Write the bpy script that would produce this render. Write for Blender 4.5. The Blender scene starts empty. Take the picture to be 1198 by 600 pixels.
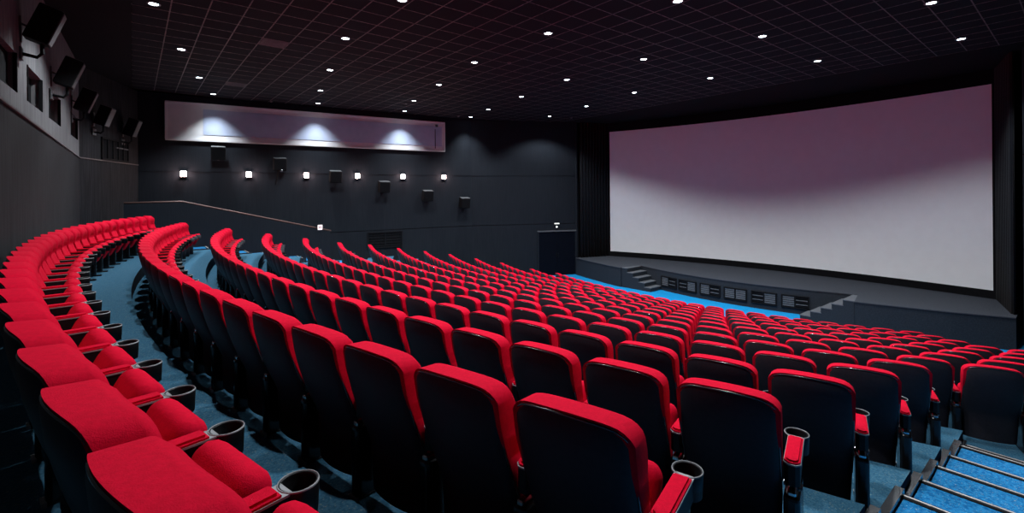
import bpy, bmesh, math, random
from mathutils import Matrix, Vector
random.seed(7)
sc = bpy.context.scene
C = sc.collection

# ------------------------------------------------------------------ plan units
S = 1.2                      # metres per plan unit
HF = 3.807                   # front floor below the camera, plan units
ZC = HF * S                  # camera height above the front floor, metres
XC, YC = 26.154, 8.09        # centre of the curved seat rows
ROT = math.radians(39.02)

def W(x, y, h=0.0):          # plan position, h = plan units below the camera
    return Vector((x * S, y * S, ZC - h * S))

# ------------------------------------------------------------------ camera
cam_d = bpy.data.cameras.new('camera')
cam = bpy.data.objects.new('camera', cam_d)
C.objects.link(cam)
cam_d.sensor_width = 36.0
cam_d.lens = 547.2 / 1198 * 36.0
cam_d.shift_y = -73.4 / 1198
cam_d.clip_start = 0.05
cam.matrix_world = (Matrix.Translation(W(0, 0, 0)) @ Matrix.Rotation(-ROT, 4, 'Z')
                    @ Matrix.Rotation(math.pi / 2, 4, 'X') @ Matrix.Rotation(-0.0085, 4, 'Z'))
sc.camera = cam

# ------------------------------------------------------------------ world, exposure
wd = bpy.data.worlds.new('world'); sc.world = wd
wd.use_nodes = True
wd.node_tree.nodes['Background'].inputs[0].default_value = (0.02, 0.022, 0.03, 1)
wd.node_tree.nodes['Background'].inputs[1].default_value = 0.0
sc.view_settings.view_transform = 'Standard'
sc.view_settings.look = 'None'
sc.view_settings.gamma = 1.0
sc.view_settings.use_curve_mapping = False
sc.view_settings.exposure = 0.0
DOWNLIGHT_W = 740.0
SCONCE_W = 22.0

# ------------------------------------------------------------------ materials
def mat(name, col, rough=0.6, col2=None, nscale=8.0, stretch=(1, 1, 1), bump=0.0, bscale=None, metal=0.0, spec=0.5,
        sheen=0.0, coat=0.0, emit=None, estr=0.0, detail=3.0):
    m = bpy.data.materials.new(name); m.use_nodes = True
    nt = m.node_tree; b = nt.nodes['Principled BSDF']
    b.inputs['Base Color'].default_value = (*col, 1)
    b.inputs['Roughness'].default_value = rough
    b.inputs['Metallic'].default_value = metal
    b.inputs['Specular IOR Level'].default_value = spec
    b.inputs['Sheen Weight'].default_value = sheen
    b.inputs['Coat Weight'].default_value = coat
    b.inputs['Coat Roughness'].default_value = 0.08
    if emit:
        b.inputs['Emission Color'].default_value = (*emit, 1)
        b.inputs['Emission Strength'].default_value = estr
    tc = mp = None
    if col2 or bump:
        tc = nt.nodes.new('ShaderNodeTexCoord'); mp = nt.nodes.new('ShaderNodeMapping')
        mp.inputs['Scale'].default_value = stretch
        nt.links.new(tc.outputs['Object'], mp.inputs['Vector'])
    if col2:
        n = nt.nodes.new('ShaderNodeTexNoise'); n.inputs['Scale'].default_value = nscale
        n.inputs['Detail'].default_value = detail
        r = nt.nodes.new('ShaderNodeValToRGB')
        r.color_ramp.elements[0].position = 0.35; r.color_ramp.elements[1].position = 0.65
        r.color_ramp.elements[0].color = (*col, 1); r.color_ramp.elements[1].color = (*col2, 1)
        nt.links.new(mp.outputs[0], n.inputs['Vector']); nt.links.new(n.outputs['Fac'], r.inputs[0])
        nt.links.new(r.outputs[0], b.inputs['Base Color'])
    if bump:
        n2 = nt.nodes.new('ShaderNodeTexNoise'); n2.inputs['Scale'].default_value = bscale or nscale * 6
        n2.inputs['Detail'].default_value = 2
        bp = nt.nodes.new('ShaderNodeBump'); bp.inputs['Strength'].default_value = bump
        bp.inputs['Distance'].default_value = 0.004
        nt.links.new(mp.outputs[0], n2.inputs['Vector']); nt.links.new(n2.outputs['Fac'], bp.inputs['Height'])
        nt.links.new(bp.outputs[0], b.inputs['Normal'])
    return m

def carpet_mat(name, a, b_, fleck, scale=60):
    m = mat(name, a, 0.95, b_, scale, bump=0.35, bscale=240, spec=0.1)
    nt = m.node_tree; bs = nt.nodes['Principled BSDF']
    src = bs.inputs['Base Color'].links[0].from_socket
    mp = [n for n in nt.nodes if n.type == 'MAPPING'][0]
    v = nt.nodes.new('ShaderNodeTexNoise'); v.inputs['Scale'].default_value = 95; v.inputs['Detail'].default_value = 1
    r = nt.nodes.new('ShaderNodeValToRGB')
    r.color_ramp.elements[0].position = 0.66; r.color_ramp.elements[1].position = 0.72
    r.color_ramp.elements[0].color = (0, 0, 0, 1); r.color_ramp.elements[1].color = (0.7, 0.7, 0.7, 1)
    mx = nt.nodes.new('ShaderNodeMixRGB'); mx.inputs[2].default_value = (*fleck, 1)
    nt.links.new(mp.outputs[0], v.inputs['Vector']); nt.links.new(v.outputs['Fac'], r.inputs[0])
    nt.links.new(r.outputs[0], mx.inputs[0]); nt.links.new(src, mx.inputs[1])
    nt.links.new(mx.outputs[0], bs.inputs['Base Color'])
    return m

M = {}
M['red'] = mat('red_velvet', (0.57, 0.001, 0.022), 0.85, (0.49, 0.0008, 0.018), 60, bump=0.45, bscale=260, spec=0.06)
M['shell'] = mat('black_shell_plastic', (0.020, 0.0185, 0.024), 0.5, (0.025, 0.023, 0.029), 40, bump=0.05, bscale=500, spec=0.16)
M['rim'] = mat('gloss_black_edge', (0.02, 0.02, 0.023), 0.22, spec=0.9, coat=0.8)
M['arm'] = mat('black_arm_plastic', (0.004, 0.004, 0.005), 0.45, (0.006, 0.006, 0.007), 30, spec=0.2)
M['armgrey'] = mat('grey_arm_edge', (0.20, 0.205, 0.21), 0.4, (0.25, 0.25, 0.26), 30, spec=0.5)
M['standard'] = mat('black_painted_metal', (0.005, 0.005, 0.006), 0.25, (0.007, 0.007, 0.008), 20, spec=0.4)
M['chrome'] = mat('chrome', (0.65, 0.66, 0.68), 0.22, (0.5, 0.5, 0.52), 30, metal=1.0)
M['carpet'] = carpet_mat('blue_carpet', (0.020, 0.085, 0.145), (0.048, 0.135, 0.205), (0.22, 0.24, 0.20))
M['bluefloor'] = carpet_mat('lit_blue_carpet', (0.004, 0.18, 0.42), (0.010, 0.25, 0.52), (0.04, 0.34, 0.52))  # strong light before the stage put into a brighter blue
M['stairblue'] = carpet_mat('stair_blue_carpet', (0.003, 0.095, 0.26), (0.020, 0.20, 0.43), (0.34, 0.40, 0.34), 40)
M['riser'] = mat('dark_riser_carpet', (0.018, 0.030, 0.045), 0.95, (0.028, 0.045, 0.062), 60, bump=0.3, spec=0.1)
M['wall'] = mat('charcoal_wall_cloth', (0.0085, 0.0110, 0.0155), 0.9, (0.0120, 0.0145, 0.0195), 5, (6, 6, 0.25), bump=0.25, bscale=60, spec=0.15)
M['wall_rear'] = mat('grey_rear_wall', (0.005, 0.005, 0.0065), 0.85, (0.0185, 0.018, 0.0215), 5, (5, 5, 0.22), bump=0.3, bscale=40, spec=0.2)
M['wall_rear_up'] = mat('lit_grey_rear_wall', (0.10, 0.098, 0.102), 0.85, (0.17, 0.165, 0.17), 4, (5, 5, 0.3), bump=0.3, bscale=40, spec=0.2)  # lamp light on the upper wall put into a paler colour
M['black'] = mat('matte_black', (0.004, 0.004, 0.0055), 0.9, (0.006, 0.006, 0.008), 10, spec=0.15)
M['dark'] = mat('dark_recess', (0.004, 0.004, 0.005), 0.9, (0.006, 0.006, 0.007), 10, spec=0.1)
M['trimline'] = mat('pale_trim', (0.09, 0.08, 0.08), 0.5, (0.12, 0.105, 0.105), 12, spec=0.4)
M['tile'] = mat('black_ceiling_tile', (0.004, 0.0055, 0.009), 0.85, (0.006, 0.0075, 0.012), 30, bump=0.2, bscale=120, spec=0.2)
M['runner'] = mat('ceiling_runner', (0.030, 0.026, 0.027), 0.5, (0.17, 0.125, 0.12), 12, spec=0.5)  # red bounce from the seats put into the runner tint
M['vent'] = mat('ceiling_vent_metal', (0.10, 0.09, 0.09), 0.6, (0.13, 0.12, 0.12), 12)
M['screen'] = mat('screen_white', (0.76, 0.77, 0.79), 0.8, (0.78, 0.79, 0.81), 3, spec=0.2)
M['panelwhite'] = mat('white_recess', (0.62, 0.62, 0.63), 0.75, (0.66, 0.66, 0.67), 3, spec=0.2)
M['pane'] = mat('blue_tinted_pane', (0.38, 0.44, 0.58), 0.30, (0.42, 0.48, 0.62), 3, spec=0.5)
M['curtain'] = mat('black_curtain', (0.004, 0.005, 0.008), 0.95, (0.006, 0.007, 0.010), 20, (3, 3, 0.3), bump=0.2, bscale=80, spec=0.1, sheen=0.1)
M['stage'] = mat('grey_stage_carpet', (0.034, 0.037, 0.046), 0.95, (0.056, 0.059, 0.070), 50, bump=0.3, bscale=200, spec=0.1)
M['steptread'] = mat('pale_step_carpet', (0.085, 0.088, 0.10), 0.95, (0.115, 0.118, 0.13), 50, bump=0.3, bscale=200, spec=0.1)  # paler grey than the stage deck carpet
M['fascia'] = mat('slate_stage_front', (0.016, 0.020, 0.026), 0.9, (0.024, 0.028, 0.035), 30, bump=0.25, bscale=120, spec=0.15)
M['slat'] = mat('grey_louvre', (0.07, 0.07, 0.074), 0.55, (0.10, 0.10, 0.105), 20)
M['nosing'] = mat('pale_metal_nosing', (0.50, 0.45, 0.44), 0.5, (0.60, 0.54, 0.52), 20, metal=0.2)
M['speaker'] = mat('black_speaker_case', (0.004, 0.004, 0.005), 0.75, (0.006, 0.006, 0.007), 20, spec=0.12)
M['grille'] = mat('grey_speaker_grille', (0.055, 0.057, 0.062), 0.55, (0.075, 0.077, 0.082), 80, bump=0.4, bscale=300)
M['rail'] = mat('wooden_rail', (0.10, 0.055, 0.05), 0.45, (0.14, 0.08, 0.07), 10, (1, 8, 8), spec=0.35)
M['door'] = mat('dark_door', (0.002, 0.003, 0.006), 0.8, (0.003, 0.004, 0.008), 12, spec=0.05)
M['lens'] = mat('downlight_lens', (0.8, 0.9, 1.0), 0.4, emit=(0.80, 0.93, 1.0), estr=22)
M['ring'] = mat('downlight_ring', (0.10, 0.11, 0.12), 0.4, (0.13, 0.14, 0.15), 20)
M['glow'] = mat('sconce_glass', (1.0, 0.85, 0.8), 0.4, emit=(1.0, 0.74, 0.66), estr=26)
M['signwhite'] = mat('lit_sign_face', (0.9, 0.8, 0.8), 0.5, emit=(1.0, 0.80, 0.80), estr=0.75)
M['signmark'] = mat('sign_mark', (0.30, 0.16, 0.18), 0.6, (0.34, 0.18, 0.20), 10)
M['exit'] = mat('emergency_lamp_glass', (0.9, 0.95, 0.9), 0.4, emit=(0.95, 1.0, 0.95), estr=1.6)

# ------------------------------------------------------------------ mesh helpers
def mesh_from(name, verts, faces, mats, smooth=False, idx=None):
    me = bpy.data.meshes.new(name)
    me.from_pydata([tuple(v) for v in verts], [], faces)
    for m in mats: me.materials.append(m)
    if idx:
        me.polygons.foreach_set('material_index', idx)
    if smooth:
        me.polygons.foreach_set('use_smooth', [True] * len(me.polygons))
    me.update()
    return me

def obj(name, me, parent=None, loc=None, rz=0.0):
    o = bpy.data.objects.new(name, me); C.objects.link(o)
    if parent is not None: o.parent = parent
    if loc is not None: o.location = loc
    if rz: o.rotation_euler = (0, 0, rz)
    return o

def empty(name, loc=(0, 0, 0), rz=0.0):
    o = bpy.data.objects.new(name, None); C.objects.link(o)
    o.empty_display_size = 0.1
    o.location = loc; o.rotation_euler = (0, 0, rz)
    return o

def tag(o, label=None, cat=None, group=None, kind=None):
    if label: o['label'] = label
    if cat: o['category'] = cat
    if group: o['group'] = group
    if kind: o['kind'] = kind
    return o

class MB:
    """collects verts and faces"""
    def __init__(s): s.v = []; s.f = []
    def add(s, vs, fs):
        n = len(s.v); s.v += [tuple(x) for x in vs]; s.f += [tuple(i + n for i in f) for f in fs]; return s
    def box(s, a, b, mtx=None):
        (x0, y0, z0), (x1, y1, z1) = a, b
        vs = [Vector(p) for p in ((x0, y0, z0), (x1, y0, z0), (x1, y1, z0), (x0, y1, z0), (x0, y0, z1), (x1, y0, z1), (x1, y1, z1), (x0, y1, z1))]
        if mtx: vs = [mtx @ p for p in vs]
        return s.add(vs, [(3, 2, 1, 0), (4, 5, 6, 7), (0, 1, 5, 4), (1, 2, 6, 5), (2, 3, 7, 6), (3, 0, 4, 7)])
    def bbox(s, a, b, r=0.01, seg=2, mtx=None):
        bm = bmesh.new()
        bmesh.ops.create_cube(bm, size=1.0)
        c = [(a[i] + b[i]) / 2 for i in range(3)]; d = [abs(b[i] - a[i]) for i in range(3)]
        for v in bm.verts: v.co = Vector((c[i] + v.co[i] * d[i] for i in range(3)))
        bmesh.ops.bevel(bm, geom=bm.edges[:], offset=min(r, min(d) * 0.49), segments=seg, profile=0.5, affect='EDGES')
        bm.verts.index_update()
        vs = [(mtx @ v.co) if mtx else v.co.copy() for v in bm.verts]
        fs = [tuple(v.index for v in f.verts) for f in bm.faces]
        bm.free()
        return s.add(vs, fs)
    def prism(s, pts, z0, z1):
        n = len(pts)
        vs = [(p[0], p[1], z0) for p in pts] + [(p[0], p[1], z1) for p in pts]
        fs = [tuple(range(n))[::-1], tuple(range(n, 2 * n))] + [(i, (i + 1) % n, n + (i + 1) % n, n + i) for i in range(n)]
        return s.add(vs, fs)
    def tube(s, pts, r, n=6, closed=False):
        pts = [Vector(p) for p in pts]; k = len(pts); vs = []; fs = []
        for i, p in enumerate(pts):
            t = (pts[min(i + 1, k - 1)] - pts[max(i - 1, 0)]).normalized()
            up = Vector((0, 0, 1)) if abs(t.z) < 0.9 else Vector((1, 0, 0))
            a = t.cross(up).normalized(); b = t.cross(a)
            for j in range(n):
                w = 2 * math.pi * j / n
                vs.append(p + r * (math.cos(w) * a + math.sin(w) * b))
        for i in range(k - 1):
            for j in range(n):
                fs.append((i * n + j, i * n + (j + 1) % n, (i + 1) * n + (j + 1) % n, (i + 1) * n + j))
        fs.append(tuple(range(n))[::-1]); fs.append(tuple(range((k - 1) * n, k * n)))
        return s.add(vs, fs)
    def lathe(s, prof, n=24, c=(0, 0, 0)):
        vs = []; fs = []; k = len(prof)
        for i in range(n):
            w = 2 * math.pi * i / n
            for r, z in prof: vs.append((c[0] + r * math.cos(w), c[1] + r * math.sin(w), c[2] + z))
        for i in range(n):
            for j in range(k - 1):
                a = i * k + j; b = ((i + 1) % n) * k + j
                fs.append((a, b, b + 1, a + 1))
        return s.add(vs, fs)
    def mesh(s, name, m, smooth=False): return mesh_from(name, s.v, s.f, [m], smooth)
    def build(s, name, m, parent=None, smooth=False, loc=None, rz=0.0):
        return obj(name, s.mesh(name, m, smooth), parent, loc, rz)

def smooth_by_angle(me, deg=35):
    bm = bmesh.new(); bm.from_mesh(me)
    for f in bm.faces: f.smooth = True
    for e in bm.edges:
        if len(e.link_faces) == 2 and e.calc_face_angle(0) > math.radians(deg): e.smooth = False
    bm.to_mesh(me); bm.free()

ORD = ['zeroth', 'first', 'second', 'third', 'fourth', 'fifth', 'sixth', 'seventh', 'eighth', 'ninth', 'tenth', 'eleventh', 'twelfth',
       'thirteenth', 'fourteenth', 'fifteenth', 'sixteenth', 'seventeenth', 'eighteenth', 'nineteenth', 'twentieth', 'twenty-first',
       'twenty-second', 'twenty-third', 'twenty-fourth', 'twenty-fifth', 'twenty-sixth', 'twenty-seventh', 'twenty-eighth', 'twenty-ninth',
       'thirtieth', 'thirty-first', 'thirty-second', 'thirty-third', 'thirty-fourth']

def project(x, y, h):                       # plan point -> photo pixel (used only to rank pieces by size in view)
    d = x * math.sin(ROT) + y * math.cos(ROT); l = x * math.cos(ROT) - y * math.sin(ROT)
    if d < 0.05: return (-1e4, -1e4, d)
    return (599 + 547.2 * l / d, 226.6 + 547.2 * h / d, d)

# ------------------------------------------------------------------ rows: radius, crest and floor depth below the camera
def row_r(i): return 27.015 - 0.9647 * i
def row_h(i): return 0.4763 + 0.2043 * i - 0.00074 * i * i
SEAT_H = 0.80
def floor_h(i): return min(row_h(i) + SEAT_H, HF)
def arc_x(r, y): return XC - math.sqrt(max(r * r - (y - YC) ** 2, 0.01))

# ------------------------------------------------------------------ floor
AISLE = 0.765
FAR_AISLE = 2 * YC - AISLE
floor = MB()
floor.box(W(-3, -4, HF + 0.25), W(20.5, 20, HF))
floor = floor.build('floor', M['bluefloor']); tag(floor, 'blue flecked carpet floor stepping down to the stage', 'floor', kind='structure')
def ring(i):
    ro = row_r(i) + 0.13 if i else row_r(0) + 2.2
    ri = row_r(i + 1) + 0.13
    ya, yb = (AISLE, FAR_AISLE) if i <= 5 else (-2.6, 18.4)
    n = 36; top = floor_h(i); bot = floor_h(i + 1) + 0.05
    vs = []; fs = []
    for k in range(n + 1):
        y = ya + (yb - ya) * k / n
        xo = max(arc_x(ro, y), -1.6); xi = arc_x(ri, y)
        for (x, h) in ((xo, top), (xi, top), (xi, bot), (xo, bot)): vs.append(W(x, y, h))
    for k in range(n):
        a = 4 * k; b = a + 4
        fs += [(a, a + 1, b + 1, b), (a + 1, a + 2, b + 2, b + 1), (a + 2, a + 3, b + 3, b + 2), (a + 3, a, b, b + 3)]
    fs += [(3, 2, 1, 0), (4 * n, 4 * n + 1, 4 * n + 2, 4 * n + 3)]
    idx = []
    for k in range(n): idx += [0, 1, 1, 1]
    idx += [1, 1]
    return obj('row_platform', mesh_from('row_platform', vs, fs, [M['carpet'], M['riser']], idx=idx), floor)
for i in range(13): ring(i)
# floor at the level of the seventh row where it runs past the stairs
for (y0, y1) in ((-2.7, AISLE + 0.3), (FAR_AISLE - 0.3, 18.6)):
    MB().box(W(5.75, y0, HF - 0.02), W(6.95, y1, floor_h(6) + 0.002)).build('row_platform', M['carpet'], floor)

def stairs(ya, yb, side):
    st = empty('aisle_stairs', W(0, (ya + yb) / 2, HF))
    base = st.location
    inner = yb if side < 0 else ya
    for j in range(12):
        i = j // 2
        x_i = arc_x(row_r(i), AISLE)
        if j % 2 == 0:
            x0 = x_i - 0.02 if j else -1.7; x1 = x_i + 0.50; h = floor_h(i)
        else:
            x0 = x_i + 0.50; x1 = arc_x(row_r(i + 1), AISLE) - 0.02; h = (floor_h(i) + floor_h(i + 1)) / 2
        if j == 11: x1 = x0 + 0.30
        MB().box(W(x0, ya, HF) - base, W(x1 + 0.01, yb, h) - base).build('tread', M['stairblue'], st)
        MB().box(W(x1 - 0.035, ya, h + 0.03) - base, W(x1 + 0.018, yb, h - 0.006) - base).build('tread_edge', M['black'], st)
        MB().box(W(x1 - 0.010, ya, h) - base, W(x1 + 0.002, yb, h - 0.011) - base).build('nosing', M['nosing'], st)
        s0, s1 = (inner - 0.035, inner + 0.012) if side < 0 else (inner - 0.012, inner + 0.035)
        MB().box(W(x0 - 0.02, s0, h + 0.15) - base, W(x1 + 0.03, s1, h - 0.035) - base).build('stringer', M['rim'], st)
    return st
st = stairs(-2.7, AISLE, -1); tag(st, 'blue carpeted aisle stairs with pale metal nosings beside the near row ends', 'stairs', kind='structure')
st = stairs(FAR_AISLE, 16.42, 1); tag(st, 'blue carpeted aisle stairs between the far row ends and the parapet', 'stairs', kind='structure')

# ------------------------------------------------------------------ walls
CEIL = -3.33
F1A, F1B, F2B = (0.13, 18.78), (11.7, 17.3), (16.2, 15.2)
R1A, R1B = (-1.405, 0.0), (-1.04, 15.9)
def mir(p): return (p[0], 2 * YC - p[1])

def wall_seg(parent, name, p0, p1, bands, thick, m, outward, gap=0.012):
    """slabs between two plan points; bands = [(h_top, h_bottom, material, extra depth)]"""
    a = Vector((p0[0], p0[1])); b = Vector((p1[0], p1[1])); t = (b - a).normalized(); nrm = Vector((t.y, -t.x)) * outward
    for (ht, hb, mm, extra) in bands:
        q = [a + nrm * extra, b + nrm * extra, b + nrm * thick, a + nrm * thick]
        mb = MB().prism([(p.x * S, p.y * S) for p in q], ZC - (hb - gap) * S, ZC - (ht + gap) * S)
        mb.build(name, mm, parent)

def structure(name, label):
    o = empty(name, (0, 0, 0)); return tag(o, label, 'wall', kind='structure')

BANDS = [(CEIL, -0.82, M['wall'], 0.0), (-0.82, 1.41, M['wall'], 0.0), (1.41, 4.2, M['wall'], 0.0)]
wl = structure('wall_left', 'charcoal cloth side wall with sconces and speakers')
# normal pointing outwards is +y for the far wall
wall_seg(wl, 'wall_panel', F1A, F1B, BANDS, 0.25, None, -1)
wall_seg(wl, 'wall_panel', F1B, F2B, BANDS, 0.25, None, -1)
wall_seg(wl, 'wall_backing', F1A, F1B, [(CEIL, 4.2, M['black'], 0.02)], 0.26, None, -1)
wall_seg(wl, 'wall_backing', F1B, F2B, [(CEIL, 4.2, M['black'], 0.02)], 0.26, None, -1)
def edge_trim(p, h0, h1, parent, m, r=0.02):
    MB().box(W(p[0] - r, p[1] - r, h1), W(p[0] + r, p[1] + r, h0)).build('edge_trim', m, parent)
edge_trim((16.2, 15.17), CEIL, HF, wl, M['wall'], 0.035)
wr = structure('wall_right', 'charcoal cloth side wall behind the near aisle stairs')
wall_seg(wr, 'wall_panel', mir(F1A), mir(F1B), BANDS, 0.25, None, 1)
wall_seg(wr, 'wall_panel', mir(F1B), mir(F2B), BANDS, 0.25, None, 1)
wall_seg(wr, 'wall_backing', mir(F1A), mir(F1B), [(CEIL, 4.2, M['black'], 0.02)], 0.26, None, 1)
wall_seg(wr, 'wall_backing', mir(F1B), mir(F2B), [(CEIL, 4.2, M['black'], 0.02)], 0.26, None, 1)
wb = structure('wall_rear', 'grey streaked rear wall with dark projection ports')
MIDB = [(-1.0, 4.2, M['wall_rear'], 0.0)]
wall_seg(wb, 'wall_panel', R1B, F1A, [(CEIL, -1.0, M['wall_rear'], 0.0)] + MIDB, 0.25, None, -1)
wall_seg(wb, 'wall_panel', mir(R1B), mir(F1A), [(CEIL, -1.0, M['wall_rear'], 0.0)] + MIDB, 0.25, None, 1)
rx = lambda y: -1.405 + 0.02296 * y
RN = mir(R1B)
wall_seg(wb, 'wall_panel', RN, R1B, MIDB, 0.25, None, -1)
wall_seg(wb, 'wall_backing', (RN[0] - 0.24, RN[1]), (R1B[0] - 0.24, R1B[1]), [(CEIL, 4.2, M['dark'], 0.0)], 0.2, None, -1)
# upper band, cut by the projection ports
ports = [(8.0, 8.99), (9.69, 10.85), (11.55, 12.80), (14.4, 15.55)]
PT, PB = -1.93, -1.41
wall_seg(wb, 'wall_panel', (rx(RN[1]), RN[1]), (rx(15.9), 15.9), [(PB, -1.0, M['wall_rear_up'], 0.0)], 0.25, None, -1, gap=0.0)
wall_seg(wb, 'wall_panel', (rx(RN[1]), RN[1]), (rx(15.9), 15.9), [(CEIL, PT, M['wall_rear_up'], 0.0)], 0.25, None, -1, gap=0.0)
ed = [RN[1]] + [v for p in ports for v in p] + [15.9]
for k in range(0, len(ed), 2):
    wall_seg(wb, 'wall_panel', (rx(ed[k]), ed[k]), (rx(ed[k + 1]), ed[k + 1]), [(PT, PB, M['wall_rear_up'], 0.0)], 0.25, None, -1, gap=0.0)
for (a, b) in ports:
    MB().box(W(rx(a) - 0.21, a + 0.02, PB - 0.02), W(rx(a) - 0.19, b - 0.02, PT + 0.02)).build('port_glass', M['dark'], wb)
    for yy in (a, b):
        MB().box(W(rx(yy) - 0.03, yy - 0.02, PB), W(rx(yy) + 0.012, yy + 0.02, PT)).build('port_frame', M['dark'], wb)
def trim_run(name, p0, p1, h, m, hh=0.012, out=0.02):
    a = Vector(p0); b = Vector(p1); t = (b - a).normalized(); n = Vector((t.y, -t.x))
    q = [a - n * 0.01, b - n * 0.01, b + n * out, a + n * out]
    o = MB().prism([(p.x * S, p.y * S) for p in q], ZC - (h + hh) * S, ZC - (h - hh) * S).build(name, m)
    return o
o = trim_run('trim_1', RN, R1B, -1.0, M['trimline']); tag(o, 'pale ledge line along the rear wall', 'trim', kind='structure')
o = trim_run('trim_2', R1B, F1A, -1.0, M['trimline']); tag(o, 'pale ledge line on the angled rear wall corner', 'trim', kind='structure')
for nm, pa, pb in (('trim_3', (0.0, 18.79), F1B), ('trim_4', F1B, F2B)):
    o = trim_run(nm, (pa[0], pa[1]), (pb[0], pb[1]), -0.82, M['wall'], 0.010, 0.012); tag(o, 'thin seam bead on the charcoal side wall', 'trim', kind='structure')
# front wall behind the screen
wf = MB().box(W(19.9, -1, HF), W(20.2, 18, CEIL)).build('wall_front', M['black']); tag(wf, 'black front wall behind the screen', 'wall', kind='structure')
for nm, p in (('wall_front_left', (16.2, 15.2)), ('wall_front_right', mir((16.2, 15.2)))):
    s = 1 if p[1] > YC else -1
    o = MB().prism([(q[0] * S, q[1] * S) for q in [(p[0], p[1] + 0.05 * s), (20.0, p[1] + 0.05 * s), (20.0, p[1] + 0.35 * s), (p[0], p[1] + 0.35 * s)][::s]], ZC - 4 * S, ZC - CEIL * S).build(nm, M['black'])
    tag(o, 'black return wall beside the stage', 'wall', kind='structure')

# barred window in the angled rear corner
def frame_on(p, tdir, name, loc_h, w, hgt):
    """an Empty on a wall: local x along the wall, y out of the wall, z up"""
    e = empty(name, W(p[0], p[1], loc_h)); ang = math.atan2(tdir[1], tdir[0]); e.rotation_euler = (0, 0, ang); return e
d2 = (F1A[0] - R1B[0], F1A[1] - R1B[1]); L2 = math.hypot(*d2); d2 = (d2[0] / L2, d2[1] / L2)
pw = (R1B[0] + d2[0] * 1.72, R1B[1] + d2[1] * 1.72)
wn = frame_on(pw, (-d2[0], -d2[1]), 'window_1', -1.33, 1, 1); tag(wn, 'small dark barred window in the rear wall corner', 'window', kind='structure')
MB().box((-0.85, -0.02, -0.33), (0.85, 0.012, 0.33)).build('pane', M['dark'], wn)
for z in (-0.34, 0.34): MB().box((-0.88, -0.02, z - 0.03), (0.88, 0.05, z + 0.03)).build('window_frame', M['speaker'], wn)
for k in range(6): MB().box((-0.86 + k * 0.344 - 0.02, -0.02, -0.34), (-0.86 + k * 0.344 + 0.02, 0.045, 0.34)).build('bar', M['speaker'], wn)
MB().box((-0.86, -0.02, 0.08), (-0.05, 0.04, 0.12)).build('bar', M['slat'], wn)

# ------------------------------------------------------------------ white panel on the side wall
t1 = Vector((F1B[0] - F1A[0], F1B[1] - F1A[1])).normalized()
def on_side(x, off=0.0):            # plan point on the long facet of the far wall, off = into the room
    y = F1A[1] + (x - F1A[0]) * t1.y / t1.x
    return (x + off * t1.y, y - off * t1.x)
ang1 = math.atan2(-t1.y, -t1.x)     # local +y then points into the room
def side_frame(name, x, h, off=0.0):
    p = on_side(x, off); e = empty(name, W(p[0], p[1], h)); e.rotation_euler = (0, 0, ang1); return e
xl, xr = 0.84, 10.42
wp = side_frame('lit_wall_panel', (xl + xr) / 2, -2.45)
HWp = (xr - xl) / 2 / t1.x * S; top, bot = 0.61 * S, -0.60 * S
MB().box((-HWp, -0.01, bot), (HWp, 0.03, top)).build('panel_back', M['panelwhite'], wp)
MB().box((-HWp + 0.15, 0.03, bot + 0.24), (HWp - 1.2, 0.045, top - 0.20)).build('tinted_pane', M['pane'], wp)
for z in (bot, top): MB().box((-HWp - 0.02, -0.01, z - 0.03), (HWp + 0.02, 0.075, z + 0.03)).build('panel_frame', M['panelwhite'], wp)
for x in (-HWp, HWp): MB().box((x - 0.03, -0.01, bot), (x + 0.03, 0.075, top)).build('panel_frame', M['panelwhite'], wp)
MB().box((-HWp + 0.5, 0.045, bot + 0.12), (-HWp + 0.53, 0.065, top - 0.35)).build('pull_cord', M['speaker'], wp)
MB().bbox((-HWp + 0.38, 0.03, top - 0.24), (-HWp + 0.50, 0.10, top - 0.12), 0.01).build('sensor_box', M['slat'], wp)
tag(wp, 'long white recessed panel with bluish pane high on the side wall', 'wall panel')

# ------------------------------------------------------------------ ceiling
ceil = empty('ceiling', (0, 0, 0)); tag(ceil, 'black suspended tile ceiling with grid lines tinted for red bounce light', 'ceiling', kind='structure')
MB().box(W(-3, -4, CEIL - 0.06), W(21, 20.5, CEIL - 0.25)).build('ceiling_slab', M['black'], ceil)
MB().box(W(-3, -4, CEIL + 0.0), W(0.0, 20.5, CEIL - 0.06)).build('ceiling_border', M['black'], ceil)
MB().box(W(15.54, -4, CEIL + 0.0), W(20.5, 20.5, CEIL - 0.06)).build('ceiling_border', M['black'], ceil)
T = 0.536; GX0 = 0.0; GY0 = -3.0
NX, NY = 29, 40
vent_cells = {}
tile_me = MB().box((-T * S / 2 + 0.012, -T * S / 2 + 0.012, 0.0), (T * S / 2 - 0.012, T * S / 2 - 0.012, 0.018)).mesh('ceiling_tile', M['tile'])
cells = []
for a in range(NX):
    for b in range(NY):
        x = GX0 + T * (a + 0.5); y = GY0 + T * (b + 0.5)
        u, v, d = project(x, y, CEIL)
        vis = -15 < u < 1213 and -8 < v < 240 and d > 0
        cells.append(((1.0 / d ** 3 if vis else 0.0), a, b, x, y))
cells.sort(reverse=True)
def cell_of(u, v):
    yr = v - 226.6; d = 547.2 * CEIL / yr; tt = (u - 599) / 547.2
    x = d * (math.sin(ROT) + tt * math.cos(ROT)); y = d * (math.cos(ROT) - tt * math.sin(ROT))
    return int((x - GX0) // T), int((y - GY0) // T)
VENTS = [cell_of(324, 47), cell_of(281, 97)]
rest = MB()
kk = 0
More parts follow.
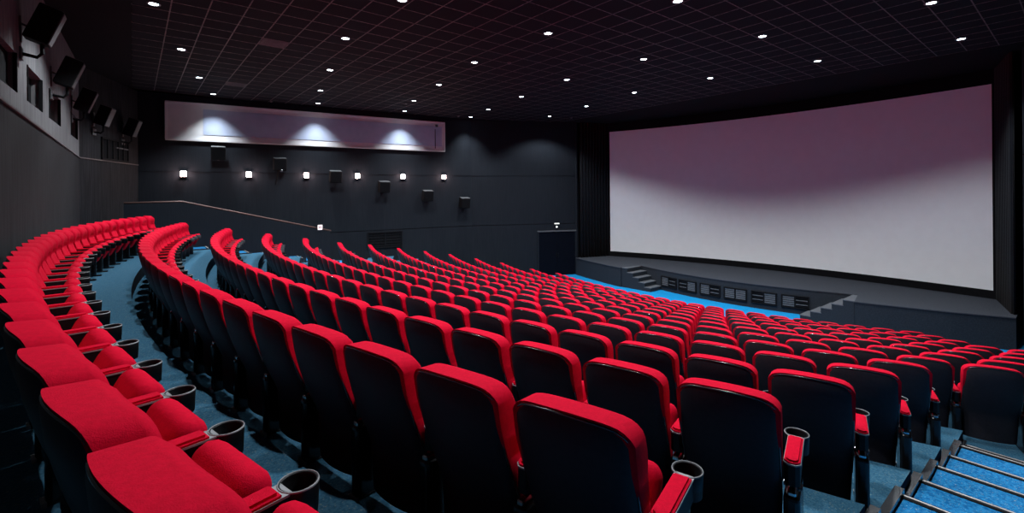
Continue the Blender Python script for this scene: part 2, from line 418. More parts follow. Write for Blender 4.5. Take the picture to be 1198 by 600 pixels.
for (w, a, b, x, y) in cells:
    if (a, b) in VENTS: continue
    p = W(x, y, CEIL)
    if w > 0 and kk < 300:
        obj('ceiling_tile', tile_me, ceil, p); kk += 1
    else:
        e_ = T * S / 2 - 0.012
        rest.box((p.x - e_, p.y - e_, p.z), (p.x + e_, p.y + e_, p.z + 0.018))
o = rest.build('ceiling_tile_field', M['tile'], ceil); o['kind'] = 'stuff'
for a in range(1, NX + 1):
    p0 = W(GX0 + T * a, GY0, CEIL); p1 = W(GX0 + T * a, GY0 + T * NY, CEIL)
    MB().box((p0.x - 0.012, p0.y, p0.z - 0.004), (p1.x + 0.012, p1.y, p0.z + 0.03)).build('main_runner', M['runner'], ceil)
for b in range(NY + 1):
    p0 = W(GX0, GY0 + T * b, CEIL); p1 = W(GX0 + T * NX, GY0 + T * b, CEIL)
    MB().box((p0.x, p0.y - 0.010, p0.z - 0.003), (p1.x, p1.y + 0.010, p0.z + 0.03)).build('cross_runner', M['runner'], ceil)
for k, (a, b) in enumerate(VENTS):
    p = W(GX0 + T * (a + 0.5), GY0 + T * (b + 0.5), CEIL)
    v = empty('ceiling_vent', p)
    MB().box((-0.29, -0.29, -0.004), (0.29, 0.29, 0.02)).build('vent_plate', M['vent'], v)
    for q in range(5): MB().box((-0.27, -0.25 + q * 0.11, -0.016), (0.27, -0.21 + q * 0.11, -0.004)).build('louvre', M['vent'], v)
    tag(v, ['square brown-grey air vent in the ceiling, the larger looking of the two', 'square brown-grey air vent in the ceiling close to the white panel'][k], 'ceiling vent')

# ------------------------------------------------------------------ downlights
LAMPS = [(0.30, 10.15), (0.87, 12.91), (1.46, 15.68), (2.05, 17.92), (3.53, 9.93), (4.09, 12.68), (4.65, 15.34), (5.22, 17.52),
         (6.73, 9.77), (7.23, 12.41), (7.77, 15.08), (8.41, 17.12), (3.60, 7.38), (6.73, 7.07), (9.90, 9.62), (10.38, 12.25), (10.90, 14.89),
         (11.34, 16.78), (9.92, 6.98), (12.97, 9.50), (13.51, 12.10), (14.01, 14.66), (7.39, 4.49), (13.12, 6.95), (10.50, 4.39), (13.63, 4.36),
         (11.05, 1.75), (14.21, 1.76)]
ADDED_LAMPS = [(1.0, 4.6), (2.4, 1.7), (4.2, 4.6), (4.7, 1.9), (8.0, 1.8)]  # unseen lamps extending the ceiling pattern, added to brighten the near seats
ring_me = MB().lathe([(0.085, 0.0), (0.088, -0.012), (0.118, -0.012), (0.124, -0.006), (0.124, 0.004)], 24).mesh('trim_ring', M['ring'], True)
lens_me = MB().lathe([(0.0001, -0.006), (0.06, -0.007), (0.086, -0.003), (0.086, 0.004)], 24).mesh('lens', M['lens'], True)
lamp_names = ['next to the dark corner strip at the rear', 'one place ahead of the rear corner lamp', 'two places ahead of the rear corner lamp',
              'closest to the rear end of the white panel']
rows_l = {0: 'rearmost lamp row', 1: 'second lamp row from the rear', 2: 'third lamp row from the rear', 3: 'fourth lamp row from the rear', 4: 'lamp row nearest the screen'}
def lamp_row(x, y):
    best = None
    for n in range(5):
        c = 0.35 + 3.2 * n + 0.02 * (y - 8.1) ** 2 - 0.02 * 4
        e = abs(x - c)
        if best is None or e < best[0]: best = (e, n)
    return best[1]
byrow = {}
for p in LAMPS: byrow.setdefault(lamp_row(*p), []).append(p)
def downlight(p, label, wash=False):
    e = empty('downlight', W(p[0], p[1], CEIL))
    obj('trim_ring', ring_me, e); obj('lens', lens_me, e)
    if label: tag(e, label, 'downlight', 'round ceiling downlights')
    ld = bpy.data.lights.new('downlight_beam', 'SPOT')
    ld.energy = DOWNLIGHT_W * (1.05 if wash else 1.0); ld.spot_size = math.radians(88 if wash else 126); ld.spot_blend = 1.0 if wash else 0.42
    ld.shadow_soft_size = 0.08; ld.color = (0.86, 0.94, 1.0)
    lo = bpy.data.objects.new('downlight_beam', ld); C.objects.link(lo); lo.parent = e; lo.location = (0, 0, -0.03)
for n, ps in byrow.items():
    ps.sort(key=lambda p: -p[1])
    for k, p in enumerate(ps):
        downlight(p, 'round white downlight, %s from the sconce wall in the %s' % (ORD[k + 1], rows_l[n]), p[1] > 16.7)
for p in ADDED_LAMPS:
    downlight(p, 'round white downlight added unseen to brighten the near seats, ' + {2.4: 'nearest the camera', 1.0: 'closest to the rear wall', 4.2: 'above the middle seats', 4.7: 'over the row ends', 8.0: 'closest to the screen'}[p[0]])
det_me = MB().lathe([(0.0001, -0.05), (0.04, -0.048), (0.06, -0.03), (0.065, 0.0)], 16).mesh('smoke_detector', M['vent'], True)
for (u, v, lb) in ((597, 73, 'small smoke detector between the middle downlights on the ceiling'), (318, 116, 'small smoke detector above the rear half of the white panel'),
                   (537, 135, 'small smoke detector above the front end of the white panel'), (669, 138, 'small smoke detector near the front left ceiling corner')):
    yr = v - 226.6; d = 547.2 * CEIL / yr; tt = (u - 599) / 547.2
    x = d * (math.sin(ROT) + tt * math.cos(ROT)); y = d * (math.cos(ROT) - tt * math.sin(ROT))
    o = obj('smoke_detector', det_me, None, W(x, y, CEIL)); tag(o, lb, 'smoke detector', 'smoke detectors on the ceiling')

# ------------------------------------------------------------------ stage
SH = 3.02
def stage_edge():
    pts = []
    for k in range(15):
        y = 11.75 - (11.75 - 4.25) * k / 14
        pts.append((15.72 + 0.66 * ((y - YC) / 3.66) ** 2, y))
    return pts
mid = stage_edge()
wing_l = [(16.05, 15.1), (15.75, 14.0), (15.42, 12.7), (15.30, 11.95), (16.36, 11.75)]
wing_r = [(16.36, 4.25), (15.30, 4.05), (15.42, 2 * YC - 12.7), (15.75, 2 * YC - 14.0), (16.15, 1.1)]
outline = wing_l + mid[1:-1] + wing_r + [(19.88, 1.1), (19.88, 15.1)]
stage = empty('stage', W(17.5, YC, HF))
sb = stage.location
MB().prism([(p[0] * S - sb.x, p[1] * S - sb.y) for p in outline][::-1], 0.0, (HF - SH) * S - 0.03).build('stage_front', M['fascia'], stage)
def grow(p): return (p[0] - 0.02, p[1])
MB().prism([(grow(p)[0] * S - sb.x, p[1] * S - sb.y) for p in outline][::-1], (HF - SH) * S - 0.03, (HF - SH) * S).build('stage_deck', M['stage'], stage)
tag(stage, 'low grey carpeted stage with recessed centre below the screen', 'stage')
def stage_steps(y_top, s, label):
    e = empty('stage_steps', W(15.85, y_top, HF))
    for k in range(5):
        h = (HF - SH) * S * (5 - k) / 5.0 - 0.001
        y0 = s * k * 0.27 * S; y1 = s * (k + 1) * 0.27 * S
        xa, xb = -0.50 * S, 0.42 * S - 0.02 * k
        MB().box((xa, min(y0, y1), 0), (xb, max(y0, y1), h - 0.03)).build('riser', M['fascia'], e)
        MB().box((xa - 0.01, min(y0, y1) - 0.015, h - 0.03), (xb, max(y0, y1) + 0.015, h)).build('tread', M['steptread'], e)
    tag(e, label, 'steps')
stage_steps(11.93, -1, 'dark carpeted stage steps at the end near the exit door')
stage_steps(4.07, 1, 'dark carpeted stage steps at the end away from the exit door')
# louvred grilles in the stage front
for k, y in enumerate((10.15, 9.30, 8.40, 7.52, 6.64, 5.78)):
    x = 15.72 + 0.66 * ((y - YC) / 3.66) ** 2
    sl = 2 * 0.66 * (y - YC) / 3.66 ** 2
    e = empty('stage_grille', W(x, y, 3.44)); e.rotation_euler = (0, 0, math.atan2(1, sl) + 0 if False else math.atan2(1.0, sl))
    # local x along the front, local y away from the audience
    wv, hv = 0.36 * S, 0.185 * S
    MB().box((-wv, -0.02, -hv), (wv, 0.012, hv)).build('back_plate', M['dark'], e)
    for z in (-hv, hv): MB().box((-wv - 0.02, -0.02, z - 0.02), (wv + 0.02, 0.05, z + 0.02)).build('grille_frame', M['speaker'], e)
    for xx in (-wv, 0, wv): MB().box((xx - 0.02, -0.02, -hv), (xx + 0.02, 0.05, hv)).build('grille_frame', M['speaker'], e)
    pat = [(0, 1), (1, 0), (0, 1), (1, 1), (1, 0), (0, 1)][k]
    for side in (0, 1):
        x0 = 0.03 if side else -wv + 0.03; x1 = wv - 0.03 if side else -0.03
        for q in range(5):
            z = -hv + 0.05 + q * (2 * hv - 0.06) / 5
            MB().box((x0, 0.010, z), (x1, 0.032, z + (0.05 if pat[side] else 0.028))).build('louvre', M['slat'] if (pat[side] or q % 2) else M['speaker'], e)
    tag(e, 'dark louvred grille in the stage front, %s from the exit door side' % ORD[k + 1], 'grille', 'louvred grilles along the stage front')

# ------------------------------------------------------------------ screen
SL, SR = Vector((17.79, 14.5)), Vector((18.46, 1.67))
ST, SBt = -2.92, 2.79
scr = empty('cinema_screen', W(18.9, YC, SH))
so = scr.location
def scr_pt(k, extra=0.0):
    f = k; c = SL.lerp(SR, f); ch = (SR - SL).normalized(); n = Vector((-ch.y, ch.x))
    if n.x < 0: n = -n
    sag = 0.89 * (1 - (2 * f - 1) ** 2)
    return c + n * (sag + extra)
def curved_slab(ht, hb, e0, e1, f0=0.0, f1=1.0, n=40):
    vs = []; fs = []
    for k in range(n + 1):
        f = f0 + (f1 - f0) * k / n
        a = scr_pt(f, e0); b = scr_pt(f, e1)
        for (p, h) in ((a, ht), (a, hb), (b, hb), (b, ht)): vs.append(W(p.x, p.y, h) - so)
    for k in range(n):
        a = 4 * k; b = a + 4
        for j in range(4): fs.append((a + j, a + (j + 1) % 4, b + (j + 1) % 4, b + j))
    fs += [(3, 2, 1, 0), (4 * n, 4 * n + 1, 4 * n + 2, 4 * n + 3)]
    return vs, fs
vs, fs = curved_slab(ST, SBt, 0.0, 0.05)
obj('screen_surface', mesh_from('screen_surface', vs, fs, [M['screen']]), scr)
vs, fs = curved_slab(SBt, SH - 0.002, -0.03, 0.05, -0.005, 1.005)
obj('lower_masking', mesh_from('lower_masking', vs, fs, [M['dark']]), scr)
vs, fs = curved_slab(CEIL + 0.015, ST, -0.03, 0.05, -0.005, 1.005)
obj('upper_masking', mesh_from('upper_masking', vs, fs, [M['dark']]), scr)
for f0, f1 in ((-0.006, 0.001), (0.999, 1.006)):
    vs, fs = curved_slab(ST, SBt, -0.03, 0.05, f0, f1, 1)
    obj('side_masking', mesh_from('side_masking', vs, fs, [M['dark']]), scr)
tag(scr, 'huge curved white cinema screen above the stage', 'screen')

def curtain(p0, p1, label, waves):
    a = Vector(p0); b = Vector(p1); t = (b - a); L = t.length; t.normalize(); n = Vector((t.y, -t.x))
    e = empty('stage_curtain', W((a.x + b.x) / 2, (a.y + b.y) / 2, SH)); o_ = e.location
    N = waves * 8; vs = []; fs = []
    for k in range(N + 1):
        w = math.sin(k / 8 * 2 * math.pi) * 0.035
        for th in (0.0, 0.012):
            p = a + t * (L * k / N) + n * (w + th)
            vs += [W(p.x, p.y, SH - 0.003) - o_, W(p.x, p.y, CEIL + 0.01) - o_]
    for k in range(N):
        q = 4 * k; r = q + 4
        fs += [(q, q + 1, r + 1, r), (q + 2, r + 2, r + 3, q + 3), (q + 1, q + 3, r + 3, r + 1), (q, r, r + 2, q + 2)]
    fs += [(0, 2, 3, 1), (4 * N, 4 * N + 1, 4 * N + 3, 4 * N + 2)]
    obj('drape', mesh_from('drape', vs, fs, [M['curtain']], True), e)
    MB().tube([W(a.x, a.y, CEIL + 0.012) - o_, W(b.x, b.y, CEIL + 0.012) - o_], 0.012, 6).build('curtain_rail', M['speaker'], e)
    tag(e, label, 'curtain')
curtain((16.28, 15.0), (17.82, 14.53), 'black pleated curtain between the exit door wall and the screen', 10)
curtain((18.40, 1.585), (16.45, 1.15), 'black pleated curtain past the far end of the screen', 12)

# ------------------------------------------------------------------ exit door in the angled wall piece
t2 = Vector((F2B[0] - F1B[0], F2B[1] - F1B[1])).normalized(); ang2 = math.atan2(-t2.y, -t2.x)
def on_f2(x, off=0.0):
    y = F1B[1] + (x - F1B[0]) * t2.y / t2.x
    return (x + off * t2.y, y - off * t2.x)
pd = on_f2(15.32)
dr = empty('door_1', W(pd[0], pd[1], HF)); dr.rotation_euler = (0, 0, ang2); tag(dr, 'dark double exit door below the emergency lamp', 'door', kind='structure')
hw = 0.92 * S; dh = (HF - 1.76) * S
for s in (-1, 1):
    lf = MB().box((min(0.006 * s, s * (hw - 0.03)), -0.01, 0.01), (max(0.006 * s, s * (hw - 0.03)), 0.03, dh - 0.03)).build('door_leaf', M['door'], dr)
    MB().bbox((s * 0.06 - 0.02, 0.03, 1.0), (s * 0.06 + 0.02, 0.07, 1.25), 0.008).build('handle', M['speaker'], lf)
    MB().box((s * hw - 0.04, -0.01, 0), (s * hw + 0.04, 0.06, dh)).build('door_frame', M['wall'], dr)
MB().box((-hw - 0.04, -0.01, dh - 0.02), (hw + 0.04, 0.06, dh + 0.05)).build('door_frame', M['slat'], dr)
pe = on_f2(15.30, 0.0)
em = empty('emergency_lamp', W(pe[0], pe[1], 1.42)); em.rotation_euler = (0, 0, ang2)
MB().bbox((-0.15, 0, -0.04), (0.15, 0.09, 0.07), 0.01).build('housing', M['slat'], em)
MB().bbox((-0.14, 0.05, 0.00), (0.14, 0.10, 0.045), 0.008).build('light_bar', M['exit'], em)
MB().bbox((-0.09, 0.05, -0.05), (0.09, 0.085, -0.015), 0.008).build('lower_bar', M['slat'], em)
MB().lathe([(0.0001, 0.05), (0.035, 0.035), (0.05, 0.0), (0.035, -0.035), (0.0001, -0.05)], 12, (0, 0.07, -0.16)).build('spot_bulb', M['exit'], em, True)
tag(em, 'small white emergency lamp above the dark exit door', 'emergency lamp')

# dark hatch low in the side wall
hp = side_frame('wall_hatch', 7.85, 1.80)
MB().box((-0.80, -0.01, -0.36), (0.80, 0.012, 0.36)).build('hatch_panel', M['dark'], hp)
for z in (-0.36, 0.36): MB().box((-0.84, -0.01, z - 0.03), (0.84, 0.05, z + 0.03)).build('hatch_frame', M['black'], hp)
for x in (-0.82, 0.0, 0.82): MB().box((x - 0.03, -0.01, -0.36), (x + 0.03, 0.045, 0.36)).build('hatch_frame', M['black'], hp)
for q in range(5): MB().box((-0.78, 0.012, -0.30 + q * 0.13), (0.78, 0.03, -0.25 + q * 0.13)).build('louvre', M['black'], hp)
tag(hp, 'dark louvred hatch low in the side wall behind the far row ends', 'hatch')

# ------------------------------------------------------------------ sconces and speakers on the side wall
plate_me = MB().bbox((-0.10, 0, -0.13), (0.10, 0.025, 0.13), 0.008).mesh('back_plate', M['speaker'])
shade_me = MB().bbox((-0.095, 0.02, -0.11), (0.095, 0.13, 0.11), 0.03, 3).mesh('lamp_shade', M['glow'], True)
cap_me = MB().bbox((-0.10, 0.015, -0.014), (0.10, 0.135, 0.014), 0.006).mesh('cap', M['chrome'])
for k, x in enumerate((1.29, 3.13, 4.96, 6.78, 8.58, 10.37)):
    e = side_frame('wall_sconce', x, -0.74)
    obj('back_plate', plate_me, e); obj('lamp_shade', shade_me, e)
    obj('cap', cap_me, e, (0, 0, 0.118)); obj('cap', cap_me, e, (0, 0, -0.118))
    ld = bpy.data.lights.new('sconce_glow', 'POINT'); ld.energy = SCONCE_W; ld.color = (1.0, 0.62, 0.55); ld.shadow_soft_size = 0.06
    lo = bpy.data.objects.new('sconce_glow', ld); C.objects.link(lo); lo.parent = e; lo.location = (0, 0.24, 0)
    tag(e, 'glowing pink-white wall sconce, %s from the rear wall' % ORD[k + 1], 'wall lamp', 'sconces along the side wall')
def wall_speaker(e, w, dpt, hgt, tilt, parts):
    m = Matrix.Translation((0, dpt * 0.5 + 0.07 + hgt * 0.5 * math.sin(tilt) * 0.6, 0)) @ Matrix.Rotation(-tilt, 4, 'X')
    def put(nm, mb, mt): return mb.build(nm, mt, e)
    put('cabinet', MB().bbox((-w / 2, -dpt / 2, -hgt / 2), (w / 2, dpt / 2, hgt / 2), 0.015, 2, m), M['speaker'])
    put('grille', MB().bbox((-w / 2 + 0.02, dpt / 2 - 0.01, -hgt / 2 + 0.02), (w / 2 - 0.02, dpt / 2 + 0.012, hgt / 2 - 0.02), 0.006, 1, m), parts)
    put('top_panel', MB().bbox((-w / 2 + 0.01, -dpt / 2 + 0.01, hgt / 2 - 0.005), (w / 2 - 0.01, dpt / 2 - 0.01, hgt / 2 + 0.008), 0.004, 1, m), M['grille'])
    br = put('bracket', MB().box((-0.04, 0.0, -hgt / 2 - 0.02), (0.04, 0.02, 0.10)).tube([(0, 0.01, -0.02), (0, 0.08, -0.05), (0, 0.16, -0.05)], 0.018, 6), M['slat'])
for k, (x, z) in enumerate(((2.25, 1.44), (4.08, 1.12), (5.94, 0.70), (7.76, 0.32), (9.56, -0.05), (11.25, -0.37))):
    e = side_frame('wall_speaker', x, -z)
    wall_speaker(e, 0.50, 0.34, 0.52, math.radians(12), M['speaker'])
    if k == 1:
        MB().tube([(0.05, 0.20, -0.20), (0.10, 0.16, -0.55), (0.14, 0.10, -0.85)], 0.025, 6).build('support_arm', M['speaker'], e)
        MB().bbox((-0.10, 0.33, -0.33), (0.02, 0.42, -0.24), 0.02).build('arm_joint', M['chrome'], e)
    tag(e, 'black box speaker on the sconce wall, %s from the rear wall' % ORD[k + 1], 'speaker', 'speakers along the sconce wall')
# speakers on the rear wall, seen from their sides
def rear_frame(name, y, h):
    if y <= 15.9: p = (rx(y), y); d = (0.02296, 1.0)
    else:
        f = (y - 15.9) / (F1A[1] - 15.9); p = (R1B[0] + f * (F1A[0] - R1B[0]), y); d = d2
    e = empty(name, W(p[0], p[1], h)); e.rotation_euler = (0, 0, math.atan2(-d[1], -d[0])); return e
for k, (y, h) in enumerate(((9.25, -2.42), (11.75, -2.28), (14.5, -2.22), (16.5, -2.15), (17.9, -2.05))):
    e = rear_frame('rear_speaker', y, h)
    wall_speaker(e, 0.30, 0.32, 0.62, math.radians(20), M['slat'])  # light falling on the speaker front put into its paler material
    MB().bbox((-0.10, 0.0, -0.62), (0.10, 0.03, -0.42), 0.006).build('mount_plate', M['slat'], e)
    MB().tube([(0, 0.02, -0.52), (0, 0.20, -0.55), (0, 0.26, -0.48), (0, 0.26, -0.30)], 0.03, 6).build('mount_arm', M['speaker'], e)
    tag(e, 'black tilted speaker on the rear wall, %s from the photo corner' % ORD[k + 1], 'speaker', 'tilted speakers along the rear wall')

# ------------------------------------------------------------------ parapet with handrail beside the far stairs
pr_y = 16.44
pw_ = empty('wall_parapet', W(2.6, pr_y, HF)); tag(pw_, 'dark parapet wall sloping down beside the far stairs', 'wall', kind='structure')
o_ = pw_.location
prof = [(-0.1, -0.12 + 0.30), (1.10, 0.17), (5.26, 1.24)]
top_pts = [(-0.2, 0.19), (1.10, 0.17), (5.26, 1.25)]
vs = []
for (x, h) in top_pts:
    for yy in (pr_y, pr_y + 0.12):
        vs += [W(x, yy, h) - o_, W(x, yy, HF) - o_]
fs = []
for k in range(2):
    a = 4 * k; b = a + 4
    fs += [(a, b, b + 2, a + 2), (a, a + 1, b + 1, b), (a + 2, b + 2, b + 3, a + 3)]
fs += [(0, 2, 3, 1), (8, 9, 11, 10)]
obj('parapet', mesh_from('parapet', vs, fs, [M['wall']]), pw_)
MB().tube([W(-0.2, pr_y + 0.06, 0.165) - o_, W(1.08, pr_y + 0.06, 0.145) - o_, W(1.12, pr_y + 0.06, 0.15) - o_, W(5.30, pr_y + 0.06, 1.225) - o_], 0.032, 8).build('handrail', M['rail'], pw_, True)
sg = empty('notice_box', W(4.92, pr_y, 1.16)); sg.rotation_euler = (0, 0, math.pi)
MB().bbox((-0.10, -0.09, -0.02), (0.10, 0.02, 0.20), 0.006).build('box_body', M['speaker'], sg)
MB().bbox((-0.092, 0.018, -0.01), (0.092, 0.028, 0.19), 0.003).build('notice_face', M['signwhite'], sg)
for (x0, x1, z0, z1) in ((-0.045, -0.01, 0.055, 0.135), (0.01, 0.045, 0.055, 0.135), (-0.045, 0.045, 0.145, 0.155), (-0.03, 0.03, 0.03, 0.04)):
    MB().box((x0, 0.027, z0), (x1, 0.0295, z1)).build('printed_mark', M['signmark'], sg)
tag(sg, 'small lit white notice box at the lower end of the parapet rail', 'sign')
fl = MB().box(W(-1.6, pr_y + 0.12, HF), W(5.3, 18.9, 2.5)).build('entry_floor', M['carpet'], floor)

# ------------------------------------------------------------------ the seat
SW = 0.260                      # half width of the upholstered back
TOP = SEAT_H * S                # crest above the floor
def spine(z): return -0.045 + 0.10 * (TOP - z) + 0.33 * (TOP - z) ** 2
def svals(n):
    return [math.sin(math.pi / 2 * (2 * k / n - 1)) * 0.6 + (2 * k / n - 1) * 0.4 for k in range(n + 1)]
def ztop(s): return TOP + 0.012 - 0.026 * s * s - 0.052 * abs(s) ** 9
def lerp(a, b, t): return a + (b - a) * t
def interp(tab, t):
    for (t0, v0), (t1_, v1) in zip(tab, tab[1:]):
        if t <= t1_:
            f = (t - t0) / (t1_ - t0); f = f * f * (3 - 2 * f); return lerp(v0, v1, f)
    return tab[-1][1]
FRONT = [(0, 0.075), (0.15, 0.110), (0.33, 0.125), (0.52, 0.112), (0.60, 0.108), (0.68, 0.142), (0.82, 0.168), (0.93, 0.150), (1.0, 0.098)]
SIDE = [(0, 0.030), (0.22, 0.066), (0.50, 0.078), (0.66, 0.084), (0.86, 0.100), (1.0, 0.088)]
def backrest_mesh(n, mrows):
    S_ = svals(n); zb = 0.36; vs = []; fs = []
    def pt(s, t, front):
        z = lerp(zb, ztop(s), t)
        w = SW * (0.93 + 0.07 * math.sin(min(t / 0.75, 1) * math.pi / 2))
        base = spine(z) + 0.040 * s * s
        if not front: return (base - 0.020 * min(1.0, max(0.0, (t - 0.35) / 0.4)), s * w, z)
        a = abs(s); e = max(0.0, 1 - a ** 4) ** 0.7
        th = lerp(interp(SIDE, t), interp(FRONT, t), e)
        # stitched channels on the lower part, crease under the headrest
        if 0.05 < t < 0.60:
            for c in (0.33, -0.33): th -= 0.014 * math.exp(-((s - c) / 0.07) ** 2)
        th -= 0.028 * math.exp(-((t - 0.62) / 0.035) ** 2) * e
        return (base + th, s * w * (1.0 if a < 0.95 else 0.985), z - (0.010 if t > 0.99 else 0))
    ts = [k / mrows for k in range(mrows + 1)]
    ts[-1] = 1.0
    if mrows > 8: ts[-2] = 0.975
    nf = (n + 1) * (mrows + 1)
    for front in (True, False):
        for t in ts:
            for s in S_: vs.append(pt(s, t, front))
    for r in range(mrows):
        for k in range(n):
            a = r * (n + 1) + k
            fs.append((a, a + 1, a + n + 2, a + n + 1))
            b = a + nf
            fs.append((b, b + n + 1, b + n + 2, b + 1))
    for r in range(mrows):
        a = r * (n + 1); fs.append((a, a + n + 1, a + n + 1 + nf, a + nf))
        a = a + n; fs.append((a, a + nf, a + n + 1 + nf, a + n + 1))
    for k in range(n):
        fs.append((k, k + nf, k + 1 + nf, k + 1))
        a = mrows * (n + 1) + k; fs.append((a, a + 1, a + 1 + nf, a + nf))
    return vs, fs
def shell_pt(s, t, outer, zb=0.07):
    z = lerp(zb, ztop(s) - 0.013, t)
    w = SW * (0.90 + 0.070 * math.sin(min(t / 0.6, 1) * math.pi / 2))
    base = spine(max(z, 0.36)) + 0.040 * s * s
    if z < 0.36: base += 0.02 * (0.36 - z)
    if not outer: return (base + 0.004, s * w, z)
    a = abs(s)
    e = max(0.0, 1 - a ** 8) ** 0.5 * max(0.0, 1 - max(0.0, (t - 0.93) / 0.07) ** 2 * 0.6)
    return (base - 0.010 - 0.024 * e, s * w * (0.99 if a > 0.97 else 1.0), z)
def shell_mesh(n, mrows):
    S_ = svals(n); vs = []; fs = []; nf = (n + 1) * (mrows + 1)
    ts = [k / mrows for k in range(mrows + 1)]
    if mrows > 8: ts[-2] = 0.97
    for outer in (True, False):
        for t in ts:
            for s in S_: vs.append(shell_pt(s, t, outer))
    for r in range(mrows):
        for k in range(n):
            a = r * (n + 1) + k
            fs.append((a, a + n + 1, a + n + 2, a + 1))
            b = a + nf
            fs.append((b, b + 1, b + n + 2, b + n + 1))
    for r in range(mrows):
        a = r * (n + 1); fs.append((a, a + nf, a + n + 1 + nf, a + n + 1))
        a = a + n; fs.append((a, a + n + 1, a + n + 1 + nf, a + nf))
    for k in range(n):
        fs.append((k, k + 1, k + 1 + nf, k + nf))
        a = mrows * (n + 1) + k; fs.append((a, a + nf, a + 1 + nf, a + 1))
    return vs, fs
CUSH = Matrix.Translation((0.335, 0, 0.425)) @ Matrix.Rotation(math.radians(-62), 4, 'Y')
def cushion_mb(seg=3):
    """tipped-up seat cushion: plate with rounded front corners and soft edges"""
    hx, hy, hz = 0.205, 0.218, 0.062
    rc = 0.06; out = [(-hx, -hy), ]
    for (cx, cy, a0) in ((hx - rc, -hy + rc, -90), (hx - rc, hy - rc, 0)):
        for j in range(seg + 1):
            w = math.radians(a0 + 90 * j / seg); out.append((cx + rc * math.cos(w), cy + rc * math.sin(w)))
    out.append((-hx, hy))
    rings = []
    for j in range(seg + 1):
        w = math.pi * (j / seg - 0.5); rings.append((math.sin(w) * hz, 0.045 * (1 - math.cos(w))))
    n = len(out); vs = []; fs = []
    for (z, ins) in rings:
        for (x, y) in out:
            vs.append(CUSH @ Vector((x * (1 - ins / hx), y * (1 - ins / hy), z)))
    for i in range(len(rings) - 1):
        for j in range(n):
            fs.append((i * n + j, i * n + (j + 1) % n, (i + 1) * n + (j + 1) % n, (i + 1) * n + j))
    c0 = len(vs); vs.append(CUSH @ Vector((0, 0, -hz))); vs.append(CUSH @ Vector((0.02, 0, hz + 0.012)))
    L = (len(rings) - 1) * n
    for j in range(n):
        fs.append((c0, (j + 1) % n, j)); fs.append((c0 + 1, L + j, L + (j + 1) % n))
    mb = MB(); mb.add(vs, fs); return mb

me_back = mesh_from('backrest', *backrest_mesh(18, 22), [M['red']]); smooth_by_angle(me_back, 50)
me_shell = mesh_from('back_shell', *shell_mesh(16, 16), [M['shell']]); smooth_by_angle(me_shell, 60)
rim = [shell_pt(-1, t, True) for t in [0.25 + 0.05 * k for k in range(15)]] + [shell_pt(s, 1.0, True) for s in svals(18)] + [shell_pt(1, t, True) for t in [0.95 - 0.05 * k for k in range(15)]]
me_rim = MB().tube([(p[0] - 0.001, p[1], p[2]) for p in rim], 0.0052, 6).mesh('shell_rim', M['rim'], True)
me_cush = cushion_mb(6).mesh('seat_cushion', M['red']); smooth_by_angle(me_cush, 50)
me_pan = MB().bbox((-0.19, -0.20, -0.080), (0.15, 0.20, -0.055), 0.010, 1, CUSH).mesh('seat_pan', M['arm'])
AZ = 0.585; AY = -0.298
def capsule(x0, x1, hw, z0, z1, cut=0.02):
    p = [(x0, -hw + cut), (x0 + cut, -hw), (x1, -hw), (x1, hw), (x0 + cut, hw), (x0, hw - cut)]
    return MB().prism(p, z0, z1)
a_ = capsule(0.10, 0.450, 0.036, AZ - 0.095, AZ - 0.008)
a_.v = [(x, y, z - (0.02 if (x < 0.2 and z < AZ - 0.05) else 0)) for (x, y, z) in a_.v]
me_arm = a_.mesh('armrest', M['arm'])
me_armtop = capsule(0.098, 0.450, 0.041, AZ - 0.008, AZ, 0.022).mesh('arm_edge', M['armgrey'])
pad = capsule(0.105, 0.415, 0.038, AZ, AZ + 0.018, 0.022)
pb = bmesh.new(); tmp = pad.mesh('tmp', M['red']); pb.from_mesh(tmp)
bmesh.ops.bevel(pb, geom=[e for e in pb.edges if all(v.co.z > AZ + 0.01 for v in e.verts)], offset=0.010, segments=2, affect='EDGES')
me_pad = bpy.data.meshes.new('arm_pad'); pb.to_mesh(me_pad); pb.free(); bpy.data.meshes.remove(tmp); me_pad.materials.append(M['red']); smooth_by_angle(me_pad, 50)
me_cup = MB().lathe([(0.0001, -0.085), (0.050, -0.085), (0.054, -0.005), (0.056, 0.001), (0.063, 0.001), (0.065, -0.006), (0.060, -0.105), (0.0001, -0.105)], 24, (0.490, 0, AZ)).mesh('cup_holder', M['arm'], True)
me_cuprim = MB().lathe([(0.0612, 0.000), (0.0616, 0.0032), (0.0638, 0.0032), (0.0654, 0.000), (0.0654, -0.003)], 24, (0.490, 0, AZ)).mesh('cup_rim', M['armgrey'], True)
st_ = MB().bbox((0.07, -0.040, 0.0), (0.34, 0.040, 0.43), 0.025, 3)
st_.bbox((0.15, -0.024, 0.40), (0.36, 0.024, AZ - 0.06), 0.01, 1)
st_.bbox((0.06, -0.04, 0.0), (0.42, 0.04, 0.022), 0.006, 1)
me_std = st_.mesh('side_standard', M['standard'])
me_hinge = MB().tube([(0.20, -0.045, 0.43), (0.20, 0.045, 0.43)], 0.016, 8).bbox((0.08, -0.02, 0.425), (0.16, 0.02, 0.45), 0.006, 1).mesh('hinge', M['chrome'])
me_foot = MB().box((0.395, -0.042, 0.0), (0.425, 0.042, 0.024)).box((0.055, -0.042, 0.0), (0.075, 0.042, 0.024)).mesh('foot_plate', M['armgrey'])

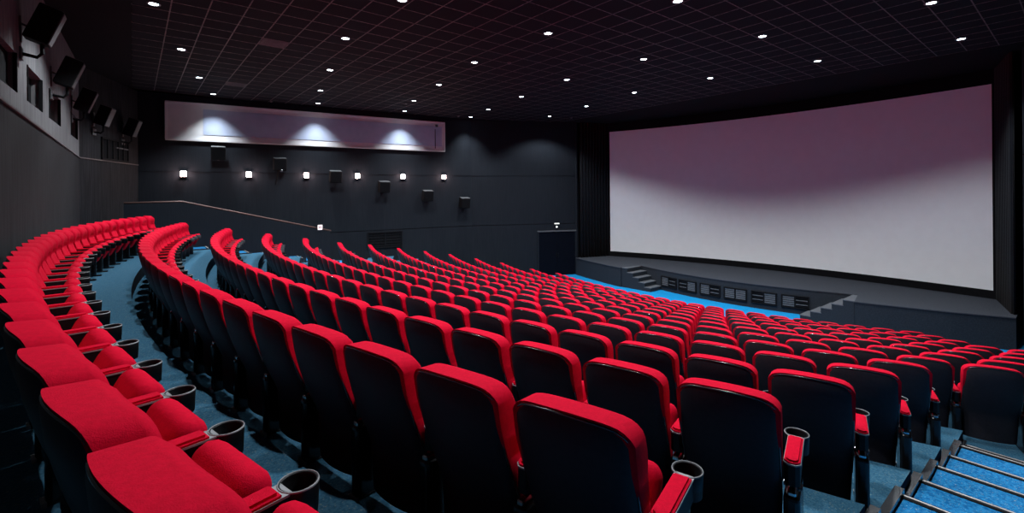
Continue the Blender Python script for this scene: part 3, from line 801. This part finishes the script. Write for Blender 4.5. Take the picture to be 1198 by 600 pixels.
def add_arm(root, yoff):
    a = obj('armrest', me_arm, root, (0, yoff, 0))
    obj('arm_edge', me_armtop, a); obj('arm_pad', me_pad, a); obj('cup_rim', me_cuprim, a); obj('cup_holder', me_cup, a)
    s = obj('side_standard', me_std, root, (0, yoff, 0)); obj('hinge', me_hinge, s); obj('foot_plate', me_foot, s)
def make_seat(loc, rz, both, detail):
    root = empty('theater_chair', loc, rz)
    b = obj('backrest', me_back, root)
    obj('back_shell', me_shell, b)
    if detail: obj('shell_rim', me_rim, b)
    c = obj('seat_cushion', me_cush, root)
    if detail > 1: obj('seat_pan', me_pan, c)
    if detail > 1: add_arm(root, AY)
    else:
        a = obj('armrest', me_arm, root, (0, AY, 0)); obj('arm_pad', me_pad, a); obj('cup_holder', me_cup, a)
        obj('side_standard', me_std, root, (0, AY, 0))
    if both: add_arm(root, -AY)
    return root

PITCH = 0.4965
seats = []
NEAR = {i: 0 for i in range(6)}; NEAR.update({6: -1, 7: -1, 8: -1, 9: -1, 10: -1, 11: 1, 12: 2, 13: 3})
FAREND = {0: 28, 1: 28, 2: 28, 3: 28, 4: 28, 5: 28, 6: 29, 7: 29, 8: 29, 9: 29, 10: 28, 11: 27, 12: 25, 13: 24}
for i in range(14):
    r = row_r(i); th0 = math.asin((1.04 - YC) / r)
    for k in range(NEAR[i], FAREND[i] + 1):
        th = th0 + k * PITCH / r
        x = XC - r * math.cos(th); y = YC + r * math.sin(th)
        if i == 0 and y < 5: x -= 0.07 * ((5 - y) / 4) ** 1.5
        if i == 0 and y > 8: x += 0.30 * ((y - 8) / 7) ** 2
        hd = math.atan2(YC - y, XC - x)
        seats.append((math.hypot(x, y), i, k, x, y, hd))
seats.sort()
individual, rest_s = seats[:300], seats[300:]
def row_name(i): return '%s row from the rear wall' % ORD[i + 1] if i < 7 else ('%s row from the stage' % ORD[14 - i])
for (d, i, k, x, y, hd) in individual:
    root = make_seat(W(x, y, floor_h(i)), hd, k == FAREND[i], 2 if d < 9 else (1 if d < 13 else 0))
    n = k - NEAR[i] + 1
    tag(root, 'red cinema seat, %s from the near end, in the %s' % (ORD[n], row_name(i)), 'cinema seat', 'red seats with black backs in curved rows')
# the remaining distant seats, joined
bv, bf = backrest_mesh(8, 8); sv, sf = shell_mesh(8, 6); cu = cushion_mb(2)
V = []; Fc = []; ID = []
for (d, i, k, x, y, hd) in rest_s:
    mt = Matrix.Translation(W(x, y, floor_h(i))) @ Matrix.Rotation(hd, 4, 'Z')
    ar = MB().box((0.10, AY - 0.044, AZ - 0.085), (0.455, AY + 0.044, AZ))
    pd_ = MB().box((0.105, AY - 0.038, AZ), (0.415, AY + 0.038, AZ + 0.018))
    stn = MB().box((0.10, AY - 0.028, 0.0), (0.34, AY + 0.028, AZ - 0.08)).lathe([(0.0001, -0.085), (0.054, -0.085), (0.056, 0.0), (0.063, 0.0), (0.060, -0.105)], 10, (0.49, AY, AZ))
    for vs, fs, mi in ((bv, bf, 0), (cu.v, cu.f, 0), (pd_.v, pd_.f, 0), (sv, sf, 1), (ar.v, ar.f, 1), (stn.v, stn.f, 1)):
        n0 = len(V); V += [mt @ Vector(p) for p in vs]; Fc += [tuple(q + n0 for q in f) for f in fs]; ID += [mi] * len(fs)
me = mesh_from('distant_seats', V, Fc, [M['red'], M['shell']], True, ID)
o = obj('distant_theater_chairs', me)
tag(o, 'mass of small distant red seats towards the far front of the hall', 'cinema seats', kind='stuff')
